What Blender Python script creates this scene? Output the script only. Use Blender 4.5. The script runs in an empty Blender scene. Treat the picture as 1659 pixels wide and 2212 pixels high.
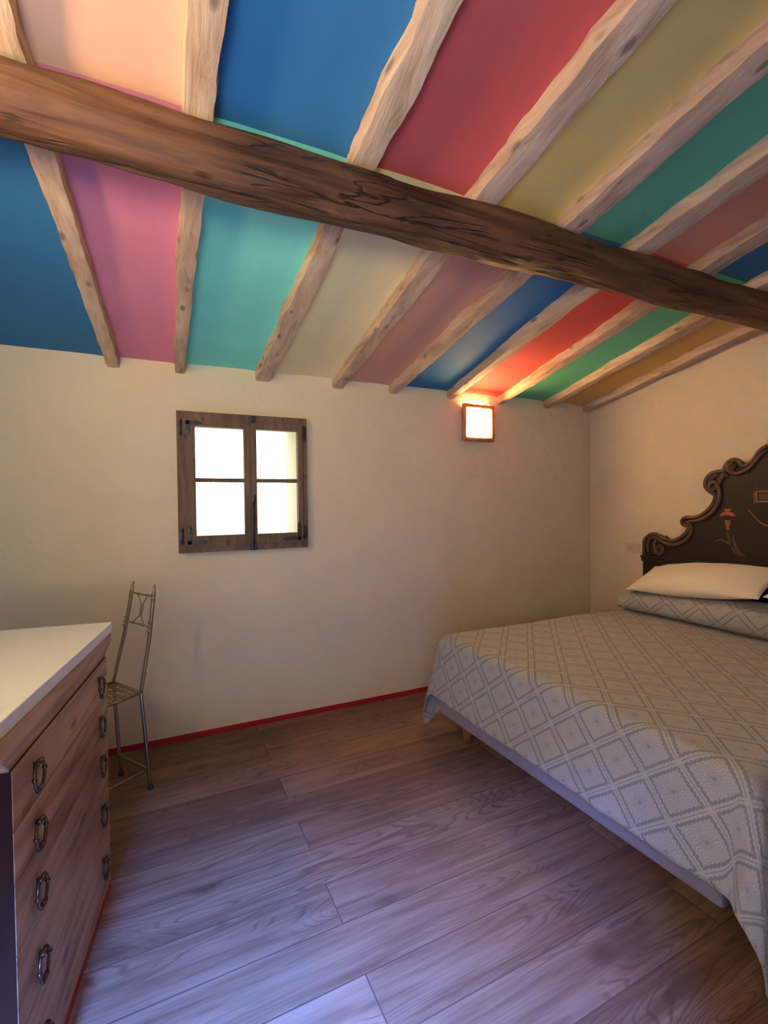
import bpy, bmesh, math, random
from math import sin, cos, pi, radians, atan2, hypot, sqrt
from mathutils import Vector, Matrix, noise
random.seed(7)
S = bpy.context.scene
COL = S.collection

# ---------------------------------------------------------------- camera
def make_camera():
    yaw, pitch, roll = radians(24.5), radians(-1.17), radians(0.61)
    F = Vector((sin(yaw)*cos(pitch), cos(yaw)*cos(pitch), sin(pitch)))
    R0 = Vector((cos(yaw), -sin(yaw), 0)); U0 = R0.cross(F)
    R = R0*cos(roll) - U0*sin(roll); U = R0*sin(roll) + U0*cos(roll)
    cd = bpy.data.cameras.new('camera'); cam = bpy.data.objects.new('camera', cd); COL.objects.link(cam)
    cd.sensor_fit = 'HORIZONTAL'; cd.sensor_width = 36; cd.lens = 1013/1659*36
    cd.clip_start = 0.02
    cam.matrix_world = Matrix(((R.x, U.x, -F.x, 0), (R.y, U.y, -F.y, 0), (R.z, U.z, -F.z, 1.4), (0, 0, 0, 1)))
    S.camera = cam
make_camera()
S.view_settings.view_transform = 'Standard'; S.view_settings.look = 'None'
S.view_settings.gamma = 1; S.view_settings.use_curve_mapping = False
S.view_settings.exposure = 0.22

# ---------------------------------------------------------------- daylight and lamps
SKY_HIGH = (0.8, 0.85, 1.0); SKY_LOW = (1.0, 0.95, 0.82); SKY_STRENGTH = 3.4
LAMP_COLOR = (1.0, 0.60, 0.27)
def make_world():
    w = bpy.data.worlds.new('sky'); S.world = w; w.use_nodes = True
    nt = w.node_tree; nt.nodes.clear()
    out = nt.nodes.new('ShaderNodeOutputWorld'); bg = nt.nodes.new('ShaderNodeBackground')
    tc = nt.nodes.new('ShaderNodeTexCoord'); sep = nt.nodes.new('ShaderNodeSeparateXYZ')
    rp = nt.nodes.new('ShaderNodeValToRGB')
    nt.links.new(tc.outputs['Generated'], sep.inputs[0]); nt.links.new(sep.outputs['Z'], rp.inputs[0])
    e = rp.color_ramp.elements
    e[0].position = 0.22; e[0].color = (*SKY_LOW, 1); e[1].position = 0.5; e[1].color = (*SKY_HIGH, 1)
    nt.links.new(rp.outputs[0], bg.inputs[0]); bg.inputs[1].default_value = SKY_STRENGTH
    nt.links.new(bg.outputs[0], out.inputs[0])
make_world()
def area(name, loc, direction, sx, sy, power, color, portal=False):
    ld = bpy.data.lights.new(name, 'AREA'); ld.shape = 'RECTANGLE'; ld.size = sx; ld.size_y = sy
    ld.energy = power; ld.color = color
    o = bpy.data.objects.new(name, ld); COL.objects.link(o); o.location = loc
    o.rotation_euler = Vector(direction).to_track_quat('-Z', 'Y').to_euler()
    if portal: ld.cycles.is_portal = True
    return o
# daylight: clear sky seen through the garden window behind the camera
area('sky_light', (-1.35, -3.3, 3.62), (1.1, 3.9, -2.6), 1.3, 1.05, 13000, (0.10, 0.27, 1.0))
area('ground_bounce_fill', (-1.0, -3.2, .50), (0.22, 1, 0.25), 1.6, 1.2, 250, (1.0, 0.90, 0.62))  # unseen fill aimed up as ground bounce, brightens the ceiling bays
area('portal_back', (0.43, 3.50, 1.53), (0, -1, 0), 0.74, 0.82, 1, (1, 1, 1), True)
area('portal_rear', (-0.68, -1.60, 1.52), (0, 1, 0), 0.9, 1.2, 1, (1, 1, 1), True)

# ---------------------------------------------------------------- node helper
class NT:
    def __init__(s, name):
        s.m = bpy.data.materials.new(name); s.m.use_nodes = True
        s.t = s.m.node_tree; s.t.nodes.clear()
        s.out = s.t.nodes.new('ShaderNodeOutputMaterial'); s.b = s.t.nodes.new('ShaderNodeBsdfPrincipled')
        s.t.links.new(s.b.outputs[0], s.out.inputs[0])
    def n(s, typ, **kw):
        nd = s.t.nodes.new(typ)
        for k, v in kw.items(): setattr(nd, k, v)
        return nd
    def put(s, sock, v):
        if hasattr(v, 'is_output'): s.t.links.new(v, sock)
        elif v is not None: sock.default_value = v
    def math(s, op, a, b=None, c=None, clamp=False):
        nd = s.n('ShaderNodeMath', operation=op, use_clamp=clamp)
        s.put(nd.inputs[0], a); s.put(nd.inputs[1], b); s.put(nd.inputs[2], c)
        return nd.outputs[0]
    def pos(s, kind='Object'):
        return s.n('ShaderNodeTexCoord').outputs[kind]
    def mapping(s, vec, scale=(1, 1, 1), rot=(0, 0, 0), loc=(0, 0, 0)):
        nd = s.n('ShaderNodeMapping'); s.put(nd.inputs[0], vec)
        nd.inputs['Scale'].default_value = scale; nd.inputs['Rotation'].default_value = rot; nd.inputs['Location'].default_value = loc
        return nd.outputs[0]
    def noise(s, vec, scale=5, detail=4, rough=.55, dist=0):
        nd = s.n('ShaderNodeTexNoise'); s.put(nd.inputs['Vector'], vec)
        nd.inputs['Scale'].default_value = scale; nd.inputs['Detail'].default_value = detail
        nd.inputs['Roughness'].default_value = rough; nd.inputs['Distortion'].default_value = dist
        return nd.outputs[0]
    def voro(s, vec, scale=5, rnd=1, feature='F1', out='Distance'):
        nd = s.n('ShaderNodeTexVoronoi', feature=feature); s.put(nd.inputs['Vector'], vec)
        nd.inputs['Scale'].default_value = scale; nd.inputs['Randomness'].default_value = rnd
        return nd.outputs[out]
    def ramp(s, fac, stops, interp='LINEAR'):
        nd = s.n('ShaderNodeValToRGB'); nd.color_ramp.interpolation = interp
        el = nd.color_ramp.elements
        while len(el) < len(stops): el.new(.5)
        for e, (p, c) in zip(el, stops):
            e.position = p; e.color = (*c, 1) if not isinstance(c, (int, float)) else (c, c, c, 1)
        s.put(nd.inputs[0], fac); return nd.outputs[0]
    def mix(s, fac, a, b, blend='MIX'):
        nd = s.n('ShaderNodeMix', data_type='RGBA', blend_type=blend)
        s.put(nd.inputs[0], fac)
        for sk, v in ((nd.inputs[6], a), (nd.inputs[7], b)):
            if isinstance(v, tuple): v = (*v, 1)
            s.put(sk, v)
        return nd.outputs[2]
    def bump(s, h, strength=.3, dist=.01):
        nd = s.n('ShaderNodeBump'); s.put(nd.inputs['Height'], h)
        nd.inputs['Strength'].default_value = strength; nd.inputs['Distance'].default_value = dist
        s.t.links.new(nd.outputs[0], s.b.inputs['Normal'])
    def base(s, c):
        s.put(s.b.inputs['Base Color'], (*c, 1) if isinstance(c, tuple) else c)
    def rough(s, r): s.put(s.b.inputs['Roughness'], r)
    def metal(s, r): s.b.inputs['Metallic'].default_value = r
    def spec(s, r): s.b.inputs['Specular IOR Level'].default_value = r

def plaster(name, c):
    N = NT(name); p = N.pos()
    a = N.noise(p, 2.2, 3); col = N.mix(N.ramp(a, [(.3, 0.0), (.75, 1.0)]), tuple(x*.93 for x in c), c)
    N.base(col); N.rough(.92); N.spec(.15)
    h = N.math('ADD', N.math('MULTIPLY', N.noise(p, 14, 5, .6), 1.0), N.math('MULTIPLY', N.noise(p, 70, 3, .6), .35))
    h = N.math('ADD', h, N.math('MULTIPLY', N.noise(p, 3.5, 2), 2.0))
    N.bump(h, .55, .014); return N.m
def paint(name, c):
    N = NT(name); p = N.pos()
    a = N.noise(p, 1.8, 5, .6); b = N.noise(N.mapping(p, (12, 2, 2)), 2, 4)
    f = N.math('MULTIPLY', N.math('ADD', a, N.math('MULTIPLY', b, .4)), .75)
    col = N.mix(N.ramp(f, [(.3, 0.0), (.7, 1.0)]), tuple(x*.86 for x in c), c)
    N.base(col); N.rough(.75); N.spec(.25)
    N.bump(N.math('ADD', N.noise(p, 5, 3), N.math('MULTIPLY', N.noise(p, 60, 3), .12)), .25, .01); return N.m
def wood(name, dark, light, knot, axis='Y', scale=1.0, rough=.7, bump=.4, knots=True, spec=.3, crack=0.0):
    N = NT(name); p = N.pos()
    st = {'X': (1.2, 14, 14), 'Y': (14, 1.2, 14), 'Z': (14, 14, 1.2)}[axis]
    ks = {'X': (.45, 1, 1), 'Y': (1, .45, 1), 'Z': (1, 1, .45)}[axis]
    q = N.mapping(p, tuple(x*scale for x in st))
    g = N.noise(q, 1.6, 7, .62, .6); big = N.noise(p, 2.4*scale, 3)
    f = N.math('ADD', N.math('MULTIPLY', g, .65), N.math('MULTIPLY', big, .35))
    col = N.mix(N.ramp(f, [(.36, 0.0), (.62, 1.0)]), dark, light)
    h = g
    if knots:
        v = N.voro(N.mapping(p, ks), 13*scale, 1)
        k = N.ramp(v, [(.08, 1.0), (.20, 0.0)])
        sel = N.ramp(N.noise(p, 5*scale, 1), [(.38, 0.0), (.46, 1.0)])
        k = N.math('MULTIPLY', k, sel)
        col = N.mix(N.math('MULTIPLY', k, .8), col, knot)
        h = N.math('SUBTRACT', h, N.math('MULTIPLY', k, .4))
    if crack:
        cr = N.noise(N.mapping(p, tuple(x*.55 for x in st)), 2.2, 3, .5, .9)
        k2 = N.ramp(N.math('ABSOLUTE', N.math('SUBTRACT', cr, .5)), [(0.0, 1.0), (.022, 0.0)])
        k2 = N.math('MULTIPLY', k2, N.ramp(N.noise(p, 3.1, 2), [(.42, 0.0), (.56, 1.0)]))
        col = N.mix(N.math('MULTIPLY', k2, .85), col, knot); h = N.math('SUBTRACT', h, N.math('MULTIPLY', k2, crack))
    N.base(col); N.rough(rough); N.spec(spec); N.bump(h, bump, .01); return N.m
def plain(name, c, rough=.6, metal=0, spec=.4, bump=0, bscale=60):
    N = NT(name); p = N.pos()
    a = N.noise(p, 7, 4); N.base(N.mix(a, tuple(x*.82 for x in c), tuple(min(1, x*1.12) for x in c)))
    N.rough(rough); N.metal(metal); N.spec(spec)
    if bump: N.bump(N.noise(p, bscale, 3), bump, .004)
    return N.m

def fabric_pattern(name, light, dark, uvname='UVMap'):
    N = NT(name); uv = N.n('ShaderNodeUVMap', uv_map=uvname).outputs[0]
    sp = N.n('ShaderNodeSeparateXYZ'); N.put(sp.inputs[0], uv)
    u = N.math('DIVIDE', sp.outputs[0], .190); v = N.math('DIVIDE', sp.outputs[1], .215)
    s_ = N.math('ADD', u, v); t_ = N.math('SUBTRACT', u, v)
    def dist(x):   # distance to the nearest whole number, 0..0.5
        fr = N.math('FRACT', N.math('ADD', x, 20.0))
        return N.math('SUBTRACT', .5, N.math('ABSOLUTE', N.math('SUBTRACT', fr, .5)))
    ds, dt = dist(s_), dist(t_)
    def band(d, other):
        ser = N.math('MULTIPLY', N.math('SINE', N.math('MULTIPLY', other, 62.0)), .012)
        dd = N.math('ADD', d, ser)
        outer = N.ramp(dd, [(.055, 0.0), (.075, 1.0), (.125, 1.0), (.145, 0.0)])
        mid = N.ramp(d, [(.008, .8), (.020, 0.0)])
        inner = N.ramp(d, [(.055, 1.0), (.075, 0.0)])
        return N.math('MAXIMUM', outer, mid), inner
    b1, in1 = band(ds, t_); b2, in2 = band(dt, s_)
    hs, ht = N.math('SUBTRACT', ds, .30), N.math('SUBTRACT', dt, .30)
    r = N.math('SQRT', N.math('ADD', N.math('MULTIPLY', hs, hs), N.math('MULTIPLY', ht, ht)))
    ring = N.math('MULTIPLY_ADD', N.math('SINE', N.math('MULTIPLY', r, 105.0)), .5, .5)
    ring = N.ramp(ring, [(.45, 0.0), (.7, 1.0)])
    cs, ct = N.math('SUBTRACT', ds, .5), N.math('SUBTRACT', dt, .5)
    rc = N.math('SQRT', N.math('ADD', N.math('MULTIPLY', cs, cs), N.math('MULTIPLY', ct, ct)))
    flower = N.ramp(N.math('ADD', rc, N.math('MULTIPLY', N.math('SINE', N.math('MULTIPLY', N.math('ARCTAN2', cs, ct), 8.0)), .02)), [(.05, 1.0), (.075, 0.0), (.10, 0.0), (.12, .8), (.14, 0.0)])
    vn = N.ramp(N.voro(uv, 130, 1), [(.25, .6), (.4, 0.0)])
    fill = N.math('MAXIMUM', N.math('MULTIPLY', ring, .55), N.math('MAXIMUM', flower, N.math('MULTIPLY', vn, .35)))
    inb = N.math('MAXIMUM', in1, in2); bands = N.math('MAXIMUM', N.math('MULTIPLY', b1, N.math('SUBTRACT', 1.0, in2)), N.math('MULTIPLY', b2, N.math('SUBTRACT', 1.0, in1)))
    fill = N.math('MULTIPLY', fill, N.math('SUBTRACT', 1.0, N.math('MAXIMUM', inb, bands)))
    f = N.math('MAXIMUM', bands, N.math('MULTIPLY', fill, .75), clamp=True)
    N.base(N.mix(f, light, dark)); N.rough(.9); N.spec(.15)
    N.b.inputs['Sheen Weight'].default_value = .15
    h = N.math('ADD', N.math('MULTIPLY', f, -.7), N.math('MULTIPLY', N.noise(uv, 260, 2), .5))
    N.bump(h, .35, .003); return N.m

def floor_material():
    N = NT('oak_laminate'); p = N.pos()
    br = N.n('ShaderNodeTexBrick'); br.offset = .57; br.offset_frequency = 2; br.squash = 1
    pp = N.mapping(p, (1, 1, 1), (0, 0, radians(-1.2)), (.31, .035, 0)); N.put(br.inputs['Vector'], pp)
    br.inputs['Color1'].default_value = (0, 0, 0, 1); br.inputs['Color2'].default_value = (1, 1, 1, 1)
    br.inputs['Mortar'].default_value = (.5, .5, .5, 1)
    br.inputs['Scale'].default_value = 1; br.inputs['Mortar Size'].default_value = .0022
    br.inputs['Mortar Smooth'].default_value = .3; br.inputs['Bias'].default_value = 0
    br.inputs['Brick Width'].default_value = 1.95; br.inputs['Row Height'].default_value = .185
    tone = N.n('ShaderNodeSeparateColor'); N.put(tone.inputs[0], br.outputs[0]); tn = tone.outputs[0]
    off = N.n('ShaderNodeVectorMath', operation='MULTIPLY_ADD')
    N.put(off.inputs[0], br.outputs[0]); off.inputs[1].default_value = (7.3, 3.1, 5.7); N.put(off.inputs[2], pp)
    q = off.outputs[0]
    g = N.math('ADD', N.math('MULTIPLY', N.noise(N.mapping(q, (1.0, 12, 12)), 2.0, 5, .6, .5), .6), N.math('MULTIPLY', N.noise(N.mapping(q, (1.6, 55, 55)), 2.2, 4, .6, .4), .4))
    # cathedral grain: contour rings of a stretched slow noise
    c = N.noise(N.mapping(q, (.55, 3.6, 3.6)), 1.5, 2, .4, .25)
    rings = N.math('MULTIPLY_ADD', N.math('SINE', N.math('MULTIPLY', c, 230.0)), .5, .5)
    rings = N.ramp(rings, [(.0, 1.0), (.30, 0.0)])
    zone = N.ramp(N.noise(N.mapping(q, (.9, 4, 4)), 1.6, 2), [(.44, 0.0), (.54, 1.0)])
    rings = N.math('MULTIPLY', rings, zone)
    kn = N.ramp(N.voro(N.mapping(q, (.55, 1, 1)), 3.2, 1), [(.05, 1.0), (.13, 0.0)])
    blot = N.ramp(N.noise(N.mapping(q, (.8, 3, 3)), 2.5, 3), [(.52, 0.0), (.72, 1.0)])
    f = N.math('ADD', N.math('MULTIPLY', g, .8), N.math('MULTIPLY', tn, .18))
    col = N.mix(N.ramp(f, [(.35, 0.0), (.68, 1.0)]), (.150, .075, .048), (.36, .215, .150))
    col = N.mix(N.math('MULTIPLY', blot, .55), col, (.11, .05, .034))
    col = N.mix(N.math('MULTIPLY', rings, .55), col, (.07, .038, .03))
    col = N.mix(N.math('MULTIPLY', kn, .6), col, (.055, .026, .02))
    col = N.mix(N.math('MULTIPLY', br.outputs['Fac'], .75), col, (.05, .03, .025))
    N.base(col); N.rough(N.math('MULTIPLY_ADD', g, .15, .38)); N.spec(.35)
    N.bump(N.math('SUBTRACT', N.math('MULTIPLY', g, .12), br.outputs['Fac']), .25, .002); return N.m

M = {}
M['wall'] = plaster('cream_plaster', (.76, .67, .49))
M['outer'] = plaster('white_render', (.8, .8, .77))
M['floor'] = floor_material()
M['red_skirting'] = plain('red_skirting_paint', (.36, .012, .03), .45)
PAL = dict(blue=(.035, .20, .42), pink=(.76, .27, .38), teal=(.22, .84, .74), yellow=(.95, .84, .46), peach=(.68, .36, .27),
           red=(.60, .085, .075), green=(.13, .50, .30), ochre=(.80, .50, .16), rose=(.60, .11, .10), apricot=(.80, .50, .34), gold=(.84, .64, .20), brick=(.60, .27, .18), night=(.03, .15, .30))
for k, v in PAL.items(): M['paint_'+k] = paint('ceiling_paint_'+k, v)
M['rafter'] = wood('limed_rafter_wood', (.36, .235, .135), (.68, .54, .38), (.16, .11, .08), 'Y', 1.0, .85, .6)
M['beam'] = wood('old_beam_wood', (.042, .017, .009), (.17, .078, .034), (.018, .009, .006), 'X', 1.0, .62, 1.0, True, .35, .8)
M['window_wood'] = wood('window_wood', (.085, .055, .036), (.20, .13, .085), (.06, .03, .02), 'Z', 1.4, .6, .4)
M['iron'] = plain('dark_iron', (.06, .065, .07), .45, .8, .5, .3)
M['sconce_wood'] = wood('sconce_wood', (.34, .13, .04), (.60, .26, .09), (.12, .04, .02), 'Z', 2.0, .6, .3)
M['chest_wood'] = wood('walnut_veneer', (.13, .055, .03), (.56, .36, .23), (.07, .03, .02), 'Y', .9, .36, .15, True, .5)
M['chest_side'] = wood('shaded_chest_wood', (.018, .005, .003), (.04, .011, .006), (.01, .003, .002), 'Z', 1.0, .7, .15, False, .15)  # near-black: shade on the chest's near side is put into the colour
M['bronze'] = plain('aged_bronze', (.13, .09, .065), .28, .9, .5)
M['chair_metal'] = plain('brushed_bronze_metal', (.36, .29, .20), .34, .9, .5, .2, 120)
M['fabric'] = fabric_pattern('grey_jacquard', (.42, .42, .42), (.225, .235, .25))
M['base_fabric'] = plain('bed_base_fabric', (.25, .235, .29), .85, 0, .2, .2, 200)
M['leg_wood'] = wood('bed_leg_wood', (.22, .07, .03), (.34, .13, .06), (.1, .03, .02), 'Z', 2, .4, .1, False)
M['hb'] = plain('ebonised_wood', (.020, .012, .010), .42, 0, .4, .25, 25)
M['hb_trim'] = plain('bronzed_scroll_wood', (.095, .052, .034), .36, 0, .45, .25, 40)
M['hb_gold'] = plain('worn_gilding', (.28, .14, .06), .45, .3, .5, .2)
M['hb_red'] = plain('coral_paint', (.42, .10, .045), .6, 0, .3)
M['plastic'] = plain('cream_plastic', (.62, .52, .40), .45)
M['hole'] = plain('socket_dark', (.06, .045, .035), .6)

def pillow_mat():
    N = NT('white_cotton'); p = N.pos()
    N.base(N.mix(N.noise(p, 4, 3), (.80, .74, .62), (.86, .81, .70))); N.rough(.85); N.spec(.2)
    N.b.inputs['Sheen Weight'].default_value = .2
    N.bump(N.math('ADD', N.noise(p, 9, 4), N.math('MULTIPLY', N.noise(p, 300, 2), .05)), .25, .012); return N.m
M['pillow'] = pillow_mat()
def marble():
    N = NT('white_marble'); p = N.pos()
    v = N.math('ABSOLUTE', N.math('SUBTRACT', N.noise(N.mapping(p, (2.5, 1.2, 1)), 3, 6, .6, 1.2), .5))
    k = N.math('MULTIPLY', N.ramp(v, [(0.0, 1.0), (.03, 0.0)]), N.ramp(N.noise(p, 3, 2), [(.45, 0.0), (.65, 1.0)]))
    N.base(N.mix(N.math('MULTIPLY', k, .4), (.78, .82, .86), (.5, .5, .5))); N.rough(.3); N.spec(.5); return N.m
M['marble'] = marble()
def glass():
    N = NT('window_glass'); t = N.t; t.nodes.remove(N.b)
    tr = N.n('ShaderNodeBsdfTransparent'); gl = N.n('ShaderNodeBsdfGlossy'); gl.inputs['Roughness'].default_value = .02
    fr = N.n('ShaderNodeFresnel'); mx = N.n('ShaderNodeMixShader')
    t.links.new(fr.outputs[0], mx.inputs[0]); t.links.new(tr.outputs[0], mx.inputs[1]); t.links.new(gl.outputs[0], mx.inputs[2])
    t.links.new(mx.outputs[0], N.out.inputs[0]); return N.m
M['glass'] = glass()
def shade(name, power):
    N = NT(name); N.base((.9, .8, .62)); N.rough(.7)
    N.b.inputs['Emission Color'].default_value = (1.0, .58, .24, 1); N.b.inputs['Emission Strength'].default_value = power
    return N.m
M['shade'] = shade('lit_parchment_shade', 85.0); M['shade_bright'] = shade('bright_parchment_shade', 170.0)
def grass():
    N = NT('garden_grass'); p = N.pos()
    N.base(N.mix(N.noise(p, 8, 5), (.66, .72, .42), (.85, .88, .66))); N.rough(.9)
    N.bump(N.noise(p, 60, 4), .6, .05); return N.m
M['grass'] = grass()

# ---------------------------------------------------------------- geometry helpers
def obj(name, bm, mat, parent=None, smooth=False):
    me = bpy.data.meshes.new(name); bmesh.ops.recalc_face_normals(bm, faces=bm.faces[:]); bm.to_mesh(me); bm.free()
    for m in (mat if isinstance(mat, list) else [mat]): me.materials.append(m)
    if smooth:
        for p in me.polygons: p.use_smooth = True
    o = bpy.data.objects.new(name, me); COL.objects.link(o)
    if parent: o.parent = parent
    return o
def tag(o, label, cat, group=None):
    o['label'] = label; o['category'] = cat
    if group: o['group'] = group
    return o
def thing(name, label, cat, loc=(0, 0, 0), rot=(0, 0, 0), group=None):
    o = bpy.data.objects.new(name, None); COL.objects.link(o); o.location = loc; o.rotation_euler = rot
    o.empty_display_size = .1
    return tag(o, label, cat, group)
def struct(name, bm, mat, smooth=False):
    o = obj(name, bm, mat, None, smooth); o['kind'] = 'structure'; return o
def box(bm, x0, x1, y0, y1, z0, z1, bev=0, seg=2):
    r = bmesh.ops.create_cube(bm, size=1)
    vs = r['verts']
    for v in vs:
        v.co = Vector((x0+(x1-x0)*(v.co.x+.5), y0+(y1-y0)*(v.co.y+.5), z0+(z1-z0)*(v.co.z+.5)))
    if bev:
        es = list({e for v in vs for e in v.link_edges})
        bmesh.ops.bevel(bm, geom=es, offset=bev, segments=seg, affect='EDGES', profile=.6)
    return bm
def B(*a, **k): return box(bmesh.new(), *a, **k)
def tube(bm, pts, rad, n=8, caps=True, flat=None):
    """tube through pts; rad = number or list; flat = (normal, factor) squashes the section along normal"""
    pts = [Vector(p) for p in pts]; m = len(pts)
    rs = rad if isinstance(rad, (list, tuple)) else [rad]*m
    prev = None; rings = []
    for i, p in enumerate(pts):
        t = (pts[min(i+1, m-1)] - pts[max(i-1, 0)]).normalized()
        if prev is None:
            a = Vector((0, 0, 1)) if abs(t.z) < .9 else Vector((1, 0, 0))
            u = t.cross(a).normalized()
        else: u = (prev - t*prev.dot(t)).normalized()
        prev = u; w = t.cross(u); ring = []
        for k in range(n):
            d = (u*cos(2*pi*k/n) + w*sin(2*pi*k/n))*rs[i]
            if flat: d = d - flat[0]*d.dot(flat[0])*(1-flat[1])
            ring.append(bm.verts.new(p+d))
        rings.append(ring)
    for i in range(m-1):
        for k in range(n):
            bm.faces.new((rings[i][k], rings[i][(k+1) % n], rings[i+1][(k+1) % n], rings[i+1][k]))
    if caps:
        bm.faces.new(rings[0][::-1]); bm.faces.new(rings[-1])
    return bm
def T(pts, rad, n=8, **k): return tube(bmesh.new(), pts, rad, n, **k)
def ball(bm, c, r, s=(1, 1, 1)):
    g = bmesh.ops.create_uvsphere(bm, u_segments=12, v_segments=8, radius=r)
    for v in g['verts']: v.co = Vector((v.co.x*s[0], v.co.y*s[1], v.co.z*s[2])) + Vector(c)
    return bm
def smooth_curve(pts, k=4):
    """Catmull-Rom through 2-D or 3-D points"""
    P = [Vector(p) for p in pts]; out = []
    for i in range(len(P)-1):
        a, b, c, d = P[max(i-1, 0)], P[i], P[i+1], P[min(i+2, len(P)-1)]
        for j in range(k):
            t = j/k
            out.append(.5*((2*b)+(c-a)*t+(2*a-5*b+4*c-d)*t*t+(-a+3*b-3*c+d)*t**3))
    out.append(P[-1]); return out
def plate_with_hole(x0, x1, z0, z1, hx0, hx1, hz0, hz1, y0, y1, top=None, nx=1):
    """wall slab in the xz plane from y0 (room face) to y1 with a rectangular opening"""
    bm = bmesh.new(); xs = [x0, hx0, hx1, x1]; zs = [z0, hz0, hz1, z1]
    V = {}
    for j, y in enumerate((y0, y1)):
        for a in range(4):
            for b in range(4): V[j, a, b] = bm.verts.new((xs[a], y, zs[b]))
    for j in (0, 1):
        for a in range(3):
            for b in range(3):
                if a == 1 and b == 1: continue
                bm.faces.new((V[j, a, b], V[j, a+1, b], V[j, a+1, b+1], V[j, a, b+1]))
    for (a, b), (c, d) in (((1, 1), (2, 1)), ((2, 1), (2, 2)), ((2, 2), (1, 2)), ((1, 2), (1, 1))):
        bm.faces.new((V[0, a, b], V[0, c, d], V[1, c, d], V[1, a, b]))
    for k in range(3):
        for (a, b), (c, d) in (((k, 0), (k+1, 0)), ((k, 3), (k+1, 3)), ((0, k), (0, k+1)), ((3, k), (3, k+1))):
            bm.faces.new((V[0, a, b], V[0, c, d], V[1, c, d], V[1, a, b]))
    return bm

# ---------------------------------------------------------------- room
YB, ZC, K, XR, XL, YF = 3.016, 2.221, .1845, 3.381, -1.20, -1.15
def zceil(y): return ZC + K*(YB - y)
struct('floor', B(XL-.3, XR+.3, YF-.45, YB+.45, -.12, 0), M['floor'])
# back wall with the small window opening, its outer reveal limewashed
bw = plate_with_hole(XL-.3, XR+.3, 0, 2.75, .075, .79, 1.135, 1.925, YB, YB+.46)
struct('wall_back', bw, M['wall'])
struct('wall_right', B(XR, XR+.3, YF-.45, YB, 0, 3.4), M['wall'])
struct('wall_left', B(XL-.3, XL, YF-.45, YB, 0, 3.4), M['wall'])
struct('wall_rear', plate_with_hole(XL, XR, 0, 3.4, -1.10, -.24, .95, 2.12, YF, YF-.45), M['wall'])
struct('baseboard_back', B(XL, XR, YB-.008, YB, 0, .032, bev=.002), M['red_skirting'])
struct('baseboard_right', B(XR-.008, XR, YF, YB-.008, 0, .032, bev=.002), M['red_skirting'])
bmg = bmesh.new(); bmesh.ops.create_grid(bmg, x_segments=1, y_segments=1, size=40)
for v in bmg.verts: v.co.z = -.6
g = struct('ground', bmg, M['grass'])

# ceiling: painted bays between the rafters
RX_W = [-.275, .066, .55, 1.04, 1.455, 1.93, 2.40, 2.87, 3.325]   # rafter axis at the wall plate
RX_B = [-.322, .088, .581, 1.04, 1.470, 1.875, 2.33, 2.79, 3.27]  # at the beam
RX_U = [-.36, .102, .605, 1.075, 1.490, 1.90, 2.33, 2.79, 3.26]   # further up
def rx(i, y):
    if y > 1.6: return RX_W[i] + (RX_B[i]-RX_W[i])*(2.93-y)/(2.93-1.6)
    return RX_B[i] + (RX_U[i]-RX_B[i])*(1.6-y)/.8
BAY_LOW = ['blue', 'pink', 'teal', 'yellow', 'peach', 'blue', 'red', 'green', 'ochre', 'ochre']
BAY_UP = ['green', 'apricot', 'blue', 'rose', 'gold', 'green', 'brick', 'night', 'red', 'red']
names = sorted(PAL)
bm = bmesh.new(); ys = [YB+.02 - (YB+.02-YF+.45)*j/90 for j in range(91)]
YCH = 1.452
jch = min(range(91), key=lambda j: abs(ys[j]-YCH)); ys[jch] = YCH
for b in range(10):
    n = 10; rows = []
    for j, y in enumerate(ys):
        xa = XL-.05 if b == 0 else rx(b-1, y); xb = XR+.05 if b == 9 else rx(b, y)
        row = []
        for i in range(n+1):
            x = xa+(xb-xa)*i/n
            bul = -.012*(abs(2*i/n-1)**6) + .006*noise.noise(Vector((x*3, y*2.5, b*7.1)))
            row.append(bm.verts.new((x, y, zceil(y)+.004+bul+.008)))
        rows.append(row)
    for j in range(90):
        for i in range(n):
            f = bm.faces.new((rows[j][i], rows[j][i+1], rows[j+1][i+1], rows[j+1][i]))
            f.material_index = names.index((BAY_LOW if j < jch else BAY_UP)[b]); f.smooth = True
ceil = struct('ceiling', bm, [M['paint_'+k] for k in names])
struct('ceiling_slab', B(XL-.3, XR+.3, YF-.45, YB+.46, 3.0, 3.05), M['wall']).name = 'ceiling.001'
# tilt the slab to lie above the painted boards
sl = bpy.data.objects['ceiling.001']
for v in sl.data.vertices: v.co.z = zceil(v.co.y) + (.05 if v.co.z < 3.02 else .14)

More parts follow.
